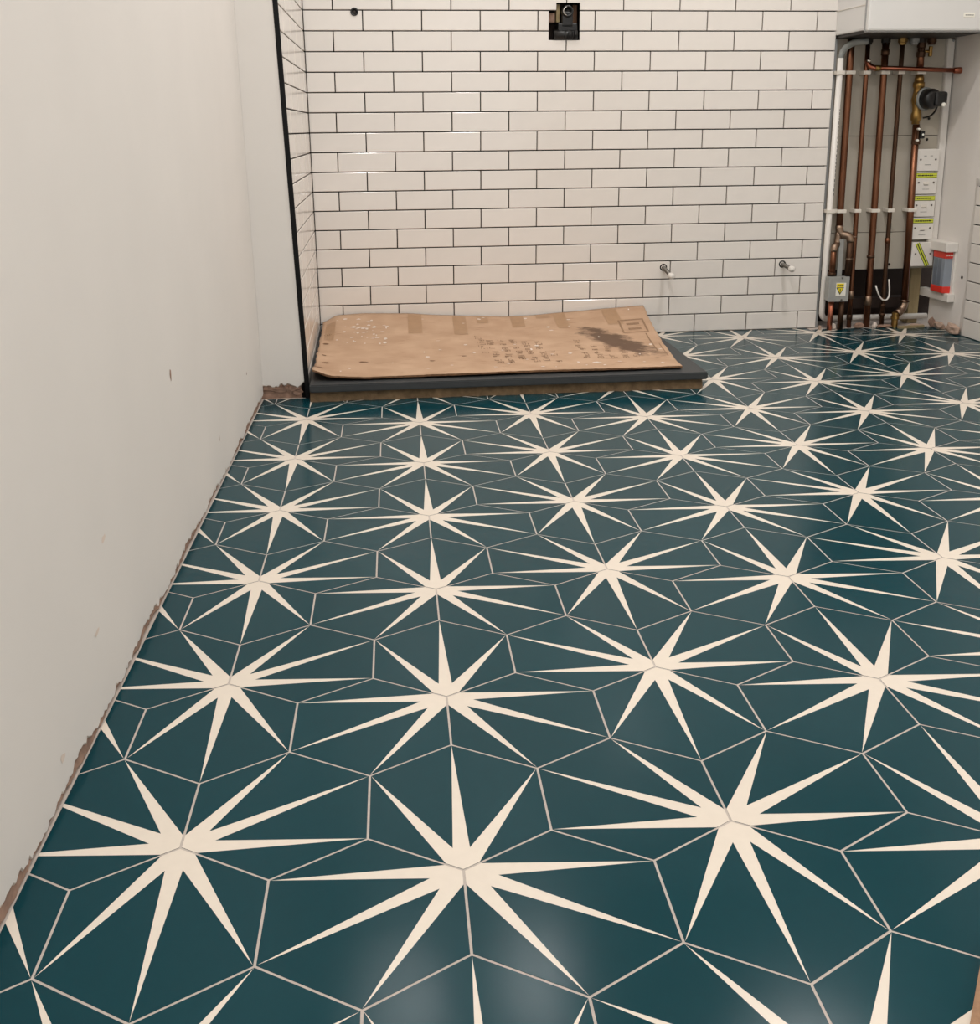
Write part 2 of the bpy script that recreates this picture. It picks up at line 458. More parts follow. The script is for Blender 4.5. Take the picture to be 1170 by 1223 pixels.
# ------------------------------------------------------------------ plastered walls with ragged feet
def ragged(n, lo, hi, seed):
    r = random.Random(seed); out = []; a = (lo+hi)/2
    for k in range(n+1):
        a += r.uniform(-1, 1)*(hi-lo)*.28; a = min(max(a, lo), hi); out.append(a+r.uniform(-.12, .12)*(hi-lo))
    return out
lw = MB()
ya, yb = FRONT, NIB+.06
lw.hexa([(left_x(ya)-.006, ya, -.03), (left_x(yb)-.006, yb, -.03), (left_x(yb)-.16, yb, -.03), (left_x(ya)-.16, ya, -.03),
         (left_x(ya, CEIL)-.006, ya, CEIL), (left_x(yb, CEIL)-.006, yb, CEIL), (left_x(yb, CEIL)-.16, yb, CEIL), (left_x(ya, CEIL)-.16, ya, CEIL)])
wl = struct(lw.build('wall_left', 'raw_plaster'), 'long white plastered wall with chipped brown foot', 'wall')
pc = MB(); n = 700; rg = [a+max(0, random.gauss(0, .0022)) for a in ragged(n, .007, .021, 3)]; rb = ragged(n, .002, .011, 9); ye = NIB-.001
for k in range(n):
    a, b = ya+(ye-ya)*k/n, ya+(ye-ya)*(k+1)/n
    A = lambda y, z, o: (left_x(y, z)+o, y, z)
    pc.add([A(a, rg[k], 0), A(b, rg[k+1], 0), A(b, CEIL, 0), A(a, CEIL, 0), A(a, rg[k]*.6, -.006), A(b, rg[k+1]*.6, -.006)],
           [(0, 1, 2, 3)], 0).add([A(a, rg[k], 0), A(b, rg[k+1], 0), A(b, rg[k+1]*.55, -.0058), A(a, rg[k]*.55, -.0058)], [(0, 1, 2, 3)], 1)
pc.build('plaster_coat', ['plaster', 'plaster_bit'], wl)
# loose rim of bonding coat along the foot
rim = MB()
for k in range(n):
    a, b = ya+(ye-ya)*k/n, ya+(ye-ya)*(k+1)/n
    A = lambda y, z, o: (left_x(y, z)+o, y, z)
    rim.add([A(a, rb[k], -.0015), A(b, rb[k+1], -.0015), A(b, rg[k+1]+.001, -.0022), A(a, rg[k]+.001, -.0022), A(a, rb[k]*.3, -.006), A(b, rb[k+1]*.3, -.006)],
            [(0, 1, 2, 3), (4, 5, 1, 0)])
rim.build('exposed_render', 'raw_plaster', wl)
# chips in the plaster
chip_r = random.Random(5)
for (yy, zz, w_, h_) in ((1.30, .10, .004, .008), (.42, .22, .010, .006), (.35, .12, .012, .004), (.18, .05, .008, .005), (.9, .33, .006, .012), (1.75, .14, .005, .005)):
    c = MB(); pts = []
    for j in range(9):
        g = 2*math.pi*j/9; rr = chip_r.uniform(.6, 1.2)
        y2, z2 = yy+math.cos(g)*w_*rr, zz+math.sin(g)*h_*rr; pts.append((left_x(y2, z2)+.0004, y2, z2))
    c.add(pts, [tuple(range(9))]); c.build('plaster_chip', 'plaster_bit' if w_ > .007 else 'raw_plaster', wl)

# nib wall between left wall and shower trim
nw = MB()
nb = struct(MB().hexa([(left_x(NIB)-.02, NIB+.007, -.03), (trim_x(0)+.004, NIB+.007, -.03), (trim_x(0)+.004, NIB+.05, -.03), (left_x(NIB)-.02, NIB+.05, -.03),
         (left_x(NIB, CEIL)-.02, NIB+.007, CEIL), (trim_x(CEIL)+.004, NIB+.007, CEIL), (trim_x(CEIL)+.004, NIB+.05, CEIL), (left_x(NIB, CEIL)-.02, NIB+.05, CEIL)]).build('wall_nib', 'raw_plaster'),
         'narrow plastered nib wall beside the black corner strip', 'wall')
n2 = 22; rg2 = ragged(n2, .034, .052, 21)
for k in range(n2):
    t0, t1 = k/n2, (k+1)/n2
    X = lambda t, z: left_x(NIB, z)-.001+(trim_x(z)+.001-left_x(NIB, z)+.001)*t
    a, b = rg2[k], rg2[k+1]
    nw.add([(X(t0, a), NIB, a), (X(t1, b), NIB, b), (X(t1, CEIL), NIB, CEIL), (X(t0, CEIL), NIB, CEIL)], [(0, 1, 2, 3)])
    nw.add([(X(t0, a), NIB, a), (X(t1, b), NIB, b), (X(t1, b-.006), NIB+.007, b-.006), (X(t0, a-.006), NIB+.007, a-.006)], [(0, 1, 2, 3)], 1)
nw.build('plaster_coat', ['plaster', 'plaster_bit'], nb)
brk = MB(); br = random.Random(2)
for k in range(9):
    x0 = left_x(NIB)+.004+k*.0118; zz = br.uniform(.016, .033)
    pts = [(x0+br.uniform(-.003, .003)+.016*math.cos(g)*br.uniform(.7, 1.1), NIB+.002+br.uniform(-.001, .003), max(.003, zz+.009*math.sin(g)*br.uniform(.6, 1.1))) for g in [j*math.pi/4 for j in range(8)]]
    back = [(p[0], NIB+.008, p[2]) for p in pts]
    brk.add(pts+back, [tuple(range(8))]+[(j, (j+1) % 8, 8+(j+1) % 8, 8+j) for j in range(8)])
brk.build('broken_render', 'raw_plaster', nb)
tr = MB().hexa([(trim_x(0), NIB-.002, 0), (trim_x(0)+.0135, NIB-.002, 0), (trim_x(0)+.0135, NIB+.008, 0), (trim_x(0), NIB+.008, 0),
                (trim_x(CEIL), NIB-.002, CEIL), (trim_x(CEIL)+.0135, NIB-.002, CEIL), (trim_x(CEIL)+.0135, NIB+.008, CEIL), (trim_x(CEIL), NIB+.008, CEIL)])
struct(tr.build('trim_1', 'black_trim'), 'matt black edge strip at the shower corner', 'trim')

# right wall, tiled low down
rw = struct(MB().box(RX, RX+.12, FRONT, BOARD, -.03, CEIL).build('wall_right', 'plaster'), 'right wall plastered above low white brick tiles', 'wall')
TEND = -.3
gr = MB().box(RX-.004, RX+.001, TEND, 2.612, 0, Z0-9*TH).build('tile_bed', 'black_grout', rw)
for v in range(9, 17):
    zt = Z0-v*TH; z0, z1 = max(zt-TH+JO/2, .002), zt-JO/2
    y = 2.61; first = TW*(.5 if v % 2 else 1)
    while y > TEND+.02:
        yq = max(y-first+JO, TEND+.004); first = TW
        cyy, cz = (y+yq)/2, (z0+z1)/2; hw, hh = (y-yq)/2, (z1-z0)/2
        key = ('r', round(hw, 4), round(hh, 4))
        if key not in shared:
            vs, fs = wall_tile_mesh(rect(-hw, hw, -hh, hh)); shared[key] = mesh_of('wall_tile', vs, fs, ['glaze'])
        put_tile(rw, shared[key], (RX-.0035, cyy, cz), -math.pi/2); y = yq-JO
# skimmed plaster edge beside the tiles
sk = MB(); r_ = random.Random(8); pts = []
for k in range(15):
    z = .56*k/14; w = .012+.006*math.sin(k*.9)+r_.uniform(-.003, .003)
    pts.append((z, w))
for (z, w), (zz, w2) in zip(pts, pts[1:]):
    sk.add([(RX-.011, 2.611, z), (RX-.011, 2.611, zz), (RX-.0004, 2.611+w2+.02, zz), (RX-.0004, 2.611+w+.02, z)], [(0, 1, 2, 3)])
sk.build('skim_edge', 'plaster', rw)
MB().lathe((RX-.0002, 2.665, .205), (-1, 0, 0), [(0, .006), (.0012, .006), (.0012, .002), (.0004, .001)], 10).build('wall_nick', 'dark_metal', rw)

# recess: board, opening below it, stud
rc = MB()
rc.box(XE-.03, RX+.16, 2.985, 3.0, -.06, CEIL)                    # rough back of the opening
wr = struct(rc.build('wall_recess', 'recess_brown'), 'dark unfinished opening behind the copper pipes', 'wall')
for a, b in ((.215, .352), (.354, .704), (.706, 1.30), (1.302, CEIL)):
    MB().box(XE-.003, RX+.05, BOARD+.0005, BOARD+.012, a, b, .001).build('board_panel', 'board', wr)
MB().box(XE-.03, RX+.06, 2.85, 2.985, -.06, -.006).build('rough_floor', 'recess_brown', wr)
MB().box(XE-.03, RX+.06, 2.93, 2.984, .055, .095).build('old_batten', 'recess_brown', wr)
MB().box(2.043, 2.083, 2.885, 2.935, 0, .30, .002).build('stud', 'stud_wood', wr)
MB().box(XE-.002, XE+.012, 2.853, BOARD, .0, CEIL, 0).build('edge_strip', 'boiler_grey', wr)
for x, z in ((1.94, .232), (2.045, .765), (2.045, .69), (2.02, .80)):
    MB().lathe((x, BOARD, z), (0, -1, 0), [(0, .005), (.0015, .005), (.002, .002)], 10).build('screw_head', 'dark_metal', wr)

# unseen front wall, its opening made to let world light in; ceiling
fwm = MB().box(1.35, RX+.12, FRONT-.1, FRONT, -.02, CEIL).box(-.72, 1.35, FRONT-.1, FRONT, 2.1, CEIL).box(-.72, -.45, FRONT-.1, FRONT, -.02, 2.1)
struct(fwm.build('wall_front', 'plaster'), 'unseen wall facing the tiled back wall, with a wide opening made to admit light', 'wall')
struct(MB().box(-.62, RX+.1, FRONT-.1, 3.0, CEIL, CEIL+.05).build('ceiling', 'ceiling_paint'), 'plain white ceiling', 'ceiling')

# ------------------------------------------------------------------ shower tray
t = thing('shower_tray', (.36, 2.4, 0), 'dark slate grey shower tray slab under the cardboard', 'shower tray')
TZ0, TZ1 = .029, .0505
def slab(x0, x1f, x1b, yf, yb, z0, z1, bev):
    bm = bmesh.new()
    b = [bm.verts.new(p) for p in ((x0, yf, z0), (x1f, yf, z0), (x1b, yb, z0), (x0+.015, yb, z0))]
    tt = [bm.verts.new(p) for p in ((x0, yf, z1), (x1f, yf, z1), (x1b, yb, z1), (x0+.015, yb, z1))]
    bm.faces.new(b[::-1]); bm.faces.new(tt)
    for k in range(4): bm.faces.new((b[k], b[(k+1) % 4], tt[(k+1) % 4], tt[k]))
    if bev: bmesh.ops.bevel(bm, geom=bm.edges[:], offset=bev, segments=2, affect='EDGES')
    bm.verts.index_update(); m = MB().add([v.co.copy() for v in bm.verts], [[v.index for v in f.verts] for f in bm.faces]); bm.free(); return m
slab(-.2125, .935, .972, 1.968, WY-.001, TZ0, TZ1, .003).build('tray_slab', 'tray', t)
# rough mortar bed: ragged front and side
mb = MB(); n = 60; r_ = random.Random(4); fr = [1.985+r_.uniform(-.004, .006) for _ in range(n+1)]
xs = [-.212+(.925+.212)*k/n for k in range(n+1)]
for k in range(n):
    mb.add([(xs[k], fr[k]-.004, 0), (xs[k+1], fr[k+1]-.004, 0), (xs[k+1], fr[k+1]+.004, TZ0), (xs[k], fr[k]+.004, TZ0)], [(0, 1, 2, 3)])
sd = [.925+(.958-.925)*k/30+r_.uniform(-.003, .003) for k in range(31)]; sd[0] = .925
ys = [1.985+(WY-.004-1.985)*k/30 for k in range(31)]; ys[0] = fr[-1]
for k in range(30):
    mb.add([(sd[k], ys[k]-(.004 if k == 0 else 0), 0), (sd[k+1], ys[k+1], 0), (sd[k+1]-.003, ys[k+1], TZ0), (sd[k]-.003, ys[k]+(.004 if k == 0 else 0), TZ0)], [(0, 1, 2, 3)])
mb.build('mortar_bed', 'mortar', t)

# ------------------------------------------------------------------ cardboard on the tray
def lerp(pts, u):
    for (a, x), (b, y) in zip(pts, pts[1:]):
        if u <= b: k = (u-a)/(b-a); k = k*k*(3-2*k)*.5+k*.5; return x+(y-x)*k
    return pts[-1][1]
XF = lambda u: -.205+u*(.872+.205)
XB = lambda u: -.187+u*(.984+.187)
ZF = lambda u: lerp([(0, .078), (.06, .066), (.15, .0615), (.35, .0625), (.6, .063), (.8, .062), (1, .062)], u)
ZB = lambda u: lerp([(0, .076), (.045, .100), (.12, .104), (.25, .100), (.36, .090), (.46, .084), (.56, .078), (.64, .080), (.75, .088), (.88, .098), (1, .106)], u)
YF = lambda u: lerp([(0, 2.02), (.05, 2.012), (.12, 2.004), (.3, 2.006), (.6, 2.012), (1, 2.012)], u)
def card(u, v, off=0):
    x = XF(u)+(XB(u)-XF(u))*v; y = YF(u)+(2.836-YF(u))*v
    b = v*v*v
    mid = .0575+.0022*math.sin(u*17+v*3)+.0016*math.sin(v*11+u*5)
    k = max(0, 1-v*5); k = k*k
    z = mid*(1-b)*(1-k)+ZF(u)*k*(1-b)+ZB(u)*b
    if u < .05: z += .012*(1-u/.05)**2*(1-b)*(.6+.4*math.sin(v*23))
    return Vector((x, y, z+off))
ct = thing('cardboard_sheet', (.36, 2.42, TZ1), 'flattened brown cardboard box with faded print and dark stain covering the shower tray', 'cardboard')
nu, nv = 120, 40; cb = MB(); TH_C = .0055
jr = random.Random(13); jit = [jr.uniform(-.0022, .0022) for _ in range(400)]
for s_, off in ((0, 0), (1, -TH_C)):
    for j in range(nv+1):
        for i in range(nu+1):
            p = card(i/nu, j/nv, off)
            if j == 0: p.y += jit[i]; p.z = max(p.z, TZ1+.001+(0 if s_ else TH_C))
            if i == nu: p.x += jit[j]*.8
            if i == 0: p.x = max(p.x+jit[j+50], side_x(p.y, p.z)+.004)
            p.z = max(p.z, TZ1+.0006+(0 if s_ else TH_C))
            cb.v.append(p)
nn = (nu+1)*(nv+1); ci = lambda i, j, s_: s_*nn+j*(nu+1)+i
for j in range(nv):
    for i in range(nu):
        cb.f += [[ci(i, j, 0), ci(i+1, j, 0), ci(i+1, j+1, 0), ci(i, j+1, 0)], [ci(i, j, 1), ci(i, j+1, 1), ci(i+1, j+1, 1), ci(i+1, j, 1)]]
        cb.i += [0, 0]; cb.sm += [True, True]
for i in range(nu):
    cb.f += [[ci(i, 0, 0), ci(i, 0, 1), ci(i+1, 0, 1), ci(i+1, 0, 0)], [ci(i, nv, 0), ci(i+1, nv, 0), ci(i+1, nv, 1), ci(i, nv, 1)]]; cb.i += [1, 1]; cb.sm += [False]*2
for j in range(nv):
    cb.f += [[ci(0, j, 0), ci(0, j+1, 0), ci(0, j+1, 1), ci(0, j, 1)], [ci(nu, j, 0), ci(nu, j, 1), ci(nu, j+1, 1), ci(nu, j+1, 0)]]; cb.i += [1, 1]; cb.sm += [False]*2
base = ct.location
me = bpy.data.meshes.new('card'); me.from_pydata([tuple(v-base) for v in cb.v], [], cb.f)
for m in ('cardboard', 'card_edge'): me.materials.append(MAT[m])
for p, i, sm in zip(me.polygons, cb.i, cb.sm): p.material_index = i; p.use_smooth = sm
uvl = me.uv_layers.new(name='UVMap')
for lp in me.loops:
    k = lp.vertex_index % nn; uvl.data[lp.index].uv = ((k % (nu+1))/nu, (k//(nu+1))/nv)
o = bpy.data.objects.new('board_sheet', me); COL.objects.link(o); o.parent = ct
def decal(mbk, poly, off, mi=0, sub=1):
    mbk.add([card(u, v, off) for u, v in poly], [tuple(range(len(poly)))], mi)
def on_card(u, v, off):
    p = card(u, v, 0); p.z = max(p.z, TZ1+.0006+TH_C)+off; return p
def patch(mbk, u0, u1, v0, v1, off=.0005, skew=0, nu_=4, nv_=4):
    vs = [on_card(u0+(u1-u0)*i/nu_+skew*j/nv_, v0+(v1-v0)*j/nv_, off) for j in range(nv_+1) for i in range(nu_+1)]
    mbk.add(vs, [(j*(nu_+1)+i, j*(nu_+1)+i+1, (j+1)*(nu_+1)+i+1, (j+1)*(nu_+1)+i) for j in range(nv_) for i in range(nu_)])
for u0, u1, v0, v1, sk_ in ((.258, .300, .70, .985, 0), (.395, .436, .68, .985, 0), (.470, .505, .88, .985, 0), (.575, .615, .80, .985, 0), (.655, .700, .93, .985, 0), (.712, .75, .74, .985, -.004), (.868, .915, .76, .985, -.006), (.012, .04, .62, .92, 0)):
    m = MB(); patch(m, u0, u1, v0, v1, .0006, sk_); m.build('tape_square', 'card_tape', ct)
# faded lines of print: they run from the front edge to the back edge in rows of short strokes
pr = random.Random(17)
PT = MB()
def print_row(u, v0, v1, lean, w):
    m = PT; v = v0
    while v < v1:
        l = pr.uniform(.016, .030)
        uu = u+(v-v0)*lean
        if pr.random() < .8:
            uu += pr.uniform(-.2, .2)*w; patch(m, uu+w*pr.uniform(0, .4), uu+w*pr.uniform(.5, 1), v, v+pr.uniform(.004, .012), .0007, 0, 1, 1)
            if pr.random() < .7: patch(m, uu, uu+w*.12, v, v+l, .0007, 0, 1, 1)
            if pr.random() < .6: patch(m, uu+w*.45, uu+w*.57, v, v+l*.8, .0007, 0, 1, 1)
            if pr.random() < .5: patch(m, uu+w*.85, uu+w*.97, v, v+l, .0007, 0, 1, 1)
            if pr.random() < .5: patch(m, uu+w*.1, uu+w*.9, v+l-.006, v+l, .0007, 0, 1, 1)
        v += l+pr.uniform(.006, .016)
for k, (u, a, b) in enumerate(((.465, .30, .66), (.497, .17, .56), (.532, .17, .56), (.566, .18, .60), (.600, .17, .56), (.632, .18, .50), (.660, .16, .34))):
    print_row(u, a, b, -.03, .019)
for u, a, b in ((.745, .2, .55), (.785, .18, .4), (.82, .18, .38), (.858, .18, .34), (.89, .2, .32)):
    print_row(u, a, b, -.03, .018)
pt_ = PT.build('printed_text', 'card_ink', ct); pt_['kind'] = 'stuff'
# packing symbol: frame with two bars
m = MB()
for u0, u1, v0, v1 in ((.908, .978, .80, .815), (.900, .978, .62, .632), (.900, .906, .62, .815), (.974, .980, .62, .815)):
    patch(m, u0, u1, v0, v1, .0007, 0, 3, 2)
for v0 in (.665, .735): patch(m, .922, .962, v0, v0+.028, .0007, 0, 2, 2)
m.build('printed_symbol', 'card_ink', ct)
m = MB()
for u0, u1, v0, v1 in ((.965, .969, .28, .60), (.985, .988, .20, .42), (.955, .988, .24, .25)): patch(m, u0, u1, v0, v1, .0007, 0, 1, 4)
m.build('printed_symbol', 'card_ink', ct)
# dried plaster flecks
for k in range(90):
    u, v = pr.uniform(.03, .98), pr.uniform(.06, .97); a, b = pr.uniform(.0015, .009), pr.uniform(.003, .016)
    if k > 45: u = pr.uniform(.04, .2); v = pr.uniform(.55, .95)
    if 38 < k <= 45: u = pr.uniform(.62, .84); v = pr.uniform(.06, .12); a *= 1.4; b *= .8
    g0 = pr.uniform(0, 3); m = MB()
    m.add([on_card(u+a*math.cos(g0+j*1.047)*pr.uniform(.5, 1.2), v+b*math.sin(g0+j*1.047)*pr.uniform(.5, 1.2), .0010) for j in range(6)], [tuple(range(6))])
    m.build('plaster_fleck', 'plaster_bit', ct)
# tears and dents along the left edge
for u, v, a, b in ((.02, .72, .014, .012), (.018, .56, .012, .01), (.02, .36, .010, .01), (.028, .24, .012, .012), (.012, .14, .02, .014), (.13, .26, .020, .012), (.32, .25, .012, .008), (.41, .30, .010, .008)):
    m = MB(); m.add([on_card(u+a*math.cos(j*1.047)*pr.uniform(.5, 1.1), v+b*math.sin(j*1.047)*pr.uniform(.5, 1.1), .0009) for j in range(6)], [tuple(range(6))]); m.build('tear', 'card_edge', ct)

# ------------------------------------------------------------------ mixing valve in its cut-out
vx, vz = .686, 1.128
t = thing('mixer_valve', (vx, FACE+.05, 1.04), 'black shower mixer valve set in a square hole in the wall tiles', 'valve')
MB().box(.655, .722, FACE-.012, FACE+.055, 1.062, 1.094, .004).build('valve_body', 'black_plastic', t)
nk = MB().box(.668, .706, FACE-.016, FACE+.05, 1.082, 1.132, .006); nk.build('neck', 'black_plastic', t)
sp = MB().lathe((vx, FACE+.04, vz+.004), (0, -1, 0), [(0, .020), (.06, .020), (.064, .018), (.064, .013), (.05, .012)], 24).build('spigot', 'black_plastic', t)
ring = MB(); ring.tube([(vx-.003+.0135*math.cos(g), FACE-.0265, vz+.004+.0135*math.sin(g)) for g in [math.pi*.55+k*math.pi*.9/14 for k in range(15)]], .0016, 8); ring.build('spigot_ring', 'chrome', sp)
cv = MB()
cv.tube([(.640, FACE-.004, 1.056), (.722, FACE-.004, 1.056)], .0165, 20); cv.build('cartridge_cover', 'black_plastic', t)
for k in range(6):
    MB().tube([(.672+k*.008, FACE-.004, 1.056), (.675+k*.008, FACE-.004, 1.056)], .0182, 20).build('rib', 'black_plastic', t)
MB().box(.710, .728, FACE+.02, FACE+.045, 1.04, 1.158, .002).build('copper_tail', 'copper_dull', t)
MB().box(.652, .664, FACE+.01, FACE+.04, 1.098, 1.158, .002).build('batten', 'stud_wood', t)
MB().box(.626, .648, FACE+.015, FACE+.05, 1.098, 1.13, .003).build('plaster_lump', 'raw_plaster', t)

# pipe stub in a small hole; black collar stands for the hole's shade
t = thing('pipe_outlet', (-.042, WY, 1.115), 'pipe stub in a small hole in the tiles above the cardboard, black collar standing for the hole shade', 'pipe outlet')
m = MB().lathe((-.042, FACE, 1.1295), (0, -1, 0), [(0, .0135), (.0115, .0135), (.0125, .0125), (.0125, .0085), (.0095, .0075)], 18); m.build('collar', 'black_plastic', t)
MB().lathe((-.042, FACE, 1.128), (0, -1, 0), [(0, .006), (.012, .006), (.0135, .004)], 6, smooth=False).build('plug', 'dark_metal', t)

# ------------------------------------------------------------------ threaded fixing rods for a basin or pan
def fixing(p, d, lab):
    p = Vector(p); d = Vector(d).normalized(); L = .075
    t = thing('threaded_rod', (p.x, p.y, p.z-.012), lab, 'rod')
    MB().lathe((p.x, WY+.0004, p.z), (0, -1, 0), [(0, .0135), (.0012, .0135), (.0012, .009), (.0006, .009)], 20).build('drill_hole', 'black_trim', t)
    MB().tube([p+Vector((0, .02, 0)), p, p+d*L], .0068, 12).build('rod', 'rod', t)
    prof = []
    th = MB()
    for k in range(14): th.lathe(p+d*(.006+k*.0046), d, [(0, .0066), (.0011, .0078), (.0022, .0066)], 12)
    th.build('thread', 'rod', t)
    cp = [(-.012, .0085), (-.010, .0105), (-.002, .0118)]+[(.0118*math.sin(a), .0118*math.cos(a)) for a in [k*.26 for k in range(1, 7)]]
    MB().lathe(p+d*(L+.004), d, cp, 16).build('cap', 'white_plastic', t)
fixing((1.058, WY, .243), (1.067-1.058, -.084, .217-.243+.0005), 'white-capped threaded rod jutting from the tiles beside the cardboard sheet')
fixing((1.511, WY, .245), (1.516-1.511, -.084, .235-.245), 'white-capped threaded rod jutting from the tiles beside the copper pipes')

# ------------------------------------------------------------------ boiler
BX0, BX1, BYF, BZ = 1.653, 2.082, 2.602, 1.049
t = thing('boiler', (1.867, 2.735, BZ), 'white wall-hung boiler above the copper pipes', 'boiler')
MB().box(BX0+.003, BX1-.003, BYF+.022, BOARD-.001, BZ+.004, 1.78, .006).build('casing', 'boiler_white', t)
fp = MB().box(BX0, BX1, BYF, BYF+.022, BZ, 1.78, .006).build('front_panel', 'boiler_white', t)
MB().box(BX0-.0015, BX0+.004, BYF+.020, BYF+.026, BZ, 1.78, 0).build('side_seam', 'boiler_grey', t)
MB().box(BX0+.004, BX1-.004, BYF+.006, BYF+.03, BZ-.004, BZ+.006, .001).build('bottom_lip', 'boiler_grey', t)
MB().box(BX0+.008, BX1-.008, BYF+.03, BOARD-.004, BZ-.006, BZ+.006).build('underside', 'dark_metal', t)
MB().box(BX0+.001, BX0+.0035, BYF+.03, BOARD-.01, 1.134, 1.1355).build('side_line', 'white_clip', t)  # thin, slightly paler line along the casing side
lab = MB().box(1.985, 2.025, BYF-.0012, BYF+.001, 1.092, 1.1065, .0005).build('nameplate', 'paper', fp)
lt = MB(); xx = 1.991
for wdt in (.004, .003, .005, .003, .004, .003):
    lt.box(xx, xx+wdt, BYF-.0018, BYF-.001, 1.0975, 1.1005); xx += wdt+.0014
lt.build('plate_lettering', 'grey_ink', fp)
MB().box(2.075, 2.079, BYF-.001, BYF+.01, BZ+.001, BZ+.004).build('panel_clip', 'dark_metal', fp)
PIPE_Y = 2.832
PX_ = {'p1': 1.709, 'p2': 1.772, 'p3': 1.838, 'p4': 1.901, 'p5': 1.972}
for k, (x, mname) in enumerate(((1.772, 'dark_metal'), (1.838, 'dark_metal'), (1.901, 'brass'), (1.972, 'dark_metal'), (1.945, 'boiler_grey'), (2.01, 'copper_dull'))):
    MB().lathe((x, PIPE_Y, BZ-.004), (0, 0, -1), [(0, .016), (.016, .016), (.018, .013), (.024, .013)], 6 if k < 4 else 14, smooth=False).build('union_nut', mname, t)

# ------------------------------------------------------------------ copper pipes
def clip_part(parent, x, z, r):
    m = MB()
    m.box(x-r-.0035, x+r+.0035, PIPE_Y-.003, BOARD-.0005, z-.0065, z+.0065, .002)
    m.box(x-r-.0042, x+r+.0042, PIPE_Y-r-.0035, PIPE_Y-.002, z-.0062, z+.0062, .002)
    m.build('pipe_clip', 'white_clip', parent)
def collar(parent, x, y, z, r, h=.016, m='copper'):
    MB().lathe((x, y, z), (0, 0, 1), [(0, r+.0004), (.001, r+.0022), (h-.001, r+.0022), (h, r+.0004)], 14).build('solder_joint', m, parent)
ZC1, ZC2 = .926, .437
def vpipe(x, x2, z0, z1, r, label, material='copper', clips=True):
    t = thing('copper_pipe', (x2, PIPE_Y, z0), label, 'pipe', None)
    zs = [z1+(z0-z1)*k/8 for k in range(9)]
    MB().tube([(x+(x2-x)*k/8, PIPE_Y, zs[k]) for k in range(9)], r, 14).build('tube', material, t)
    if clips:
        for z in (ZC1, ZC2):
            k = (z1-z)/(z1-z0); clip_part(t, x+(x2-x)*k, z, r)
    return t
t = vpipe(1.709, 1.716, .375, BZ-.0075, .0125, 'fat copper pipe beside the white waste pipe, ending in elbows above the grey box')
x1 = 1.716
# offset elbows feeding the two drops through the grey box
BOXY = 2.796
e = MB(); e.tube(arc((x1, PIPE_Y, .385), (x1, PIPE_Y, .352), (x1+.014, PIPE_Y-.008, .350))+arc((x1+.022, PIPE_Y-.012, .349), (x1+.037, PIPE_Y-.02, .347), (x1+.037, PIPE_Y-.022, .325)), .0142, 14); e.build('elbow', 'solder', t)
MB().tube([(x1+.037, PIPE_Y-.022, .332), (x1+.035, PIPE_Y-.024, .2025)], .0122, 14).build('drop_tube', 'copper_dull', t)
collar(t, x1+.0365, PIPE_Y-.0225, .262, .0124, .004, 'solder')
e = MB(); e.tube(arc((x1, PIPE_Y, .36), (x1-.002, PIPE_Y, .318), (x1-.008, PIPE_Y-.006, .314))+arc((x1-.014, PIPE_Y-.012, .312), (x1-.024, PIPE_Y-.02, .31), (x1-.024, PIPE_Y-.02, .292)), .0128, 14); e.build('elbow', 'solder', t)
MB().tube([(x1-.024, PIPE_Y-.02, .30), (x1-.0255, PIPE_Y-.022, .2025)], .0112, 14).build('drop_tube', 'copper', t)
collar(t, x1-.0255, PIPE_Y-.022, .203, .0112, .012, 'copper_dull')
t = vpipe(1.772, 1.783, 0, BZ-.02, .0085, 'thin copper pipe next to the fat pipe, with the tee of the cross pipe')
collar(t, 1.781, PIPE_Y, .11, .0088, .03, 'solder'); collar(t, 1.7826, PIPE_Y, .03, .0088, .02, 'copper_dull'); collar(t, 1.778, PIPE_Y, .34, .0082, .004, 'solder')
t = vpipe(1.838, 1.852, 0, BZ-.02, .0122, 'fat copper pipe second from the pump')
collar(t, 1.847, PIPE_Y, .262, .0124, .010, 'copper_dull'); collar(t, 1.850, PIPE_Y, .085, .0124, .034, 'solder'); collar(t, 1.8385, PIPE_Y, .985, .0124, .02, 'copper_dull')
t = vpipe(1.901, 1.912, 0, BZ-.02, .0082, 'thin dark copper pipe next to the pump pipe, below the brass boiler nut', 'copper_dull')
for z in (.10, .075, .04): collar(t, 1.911, PIPE_Y, z, .0084, .012, 'copper_dull')
collar(t, 1.908, PIPE_Y, .315, .0082, .02, 'copper')
# pump pipe
t = thing('copper_pipe', (1.996, PIPE_Y, .085), 'fat copper pipe carrying the brass pump and its valves', 'pipe')
MB().tube([(1.972, PIPE_Y, BZ-.02), (1.975, PIPE_Y, .9155)], .0125, 14).build('tube', 'copper', t)
MB().tube([(1.9795, PIPE_Y, .7445), (1.996, PIPE_Y, .085)], .0125, 14).build('tube', 'copper', t)
clip_part(t, 1.975, ZC1, .0125); clip_part(t, 1.9875, ZC2, .0125)
v = MB(); v.lathe((1.973, PIPE_Y, 1.028), (0, 0, -1), [(0, .015), (.016, .0155), (.018, .013), (.03, .013), (.032, .0155), (.048, .0155), (.05, .0128)], 8, smooth=False); vv = v.build('stop_valve', 'copper_dull', t)
MB().tube([(1.975, PIPE_Y, .998), (2.004, PIPE_Y-.004, .998)], .005, 8).box(2.000, 2.012, PIPE_Y-.009, PIPE_Y+.001, .980, 1.016, .003).build('tap_lever', 'brass', vv)
v = MB(); v.lathe((1.984, PIPE_Y, .735), (0, 0, -1), [(0, .0135), (.012, .0155), (.014, .0135), (.044, .0135), (.046, .0158), (.060, .0158), (.062, .013)], 10, smooth=False); vv = v.build('isolating_valve', 'copper_dull', t)
MB().box(1.986, 2.004, PIPE_Y-.024, PIPE_Y-.006, .694, .722, .004).build('valve_handle', 'black_plastic', vv)
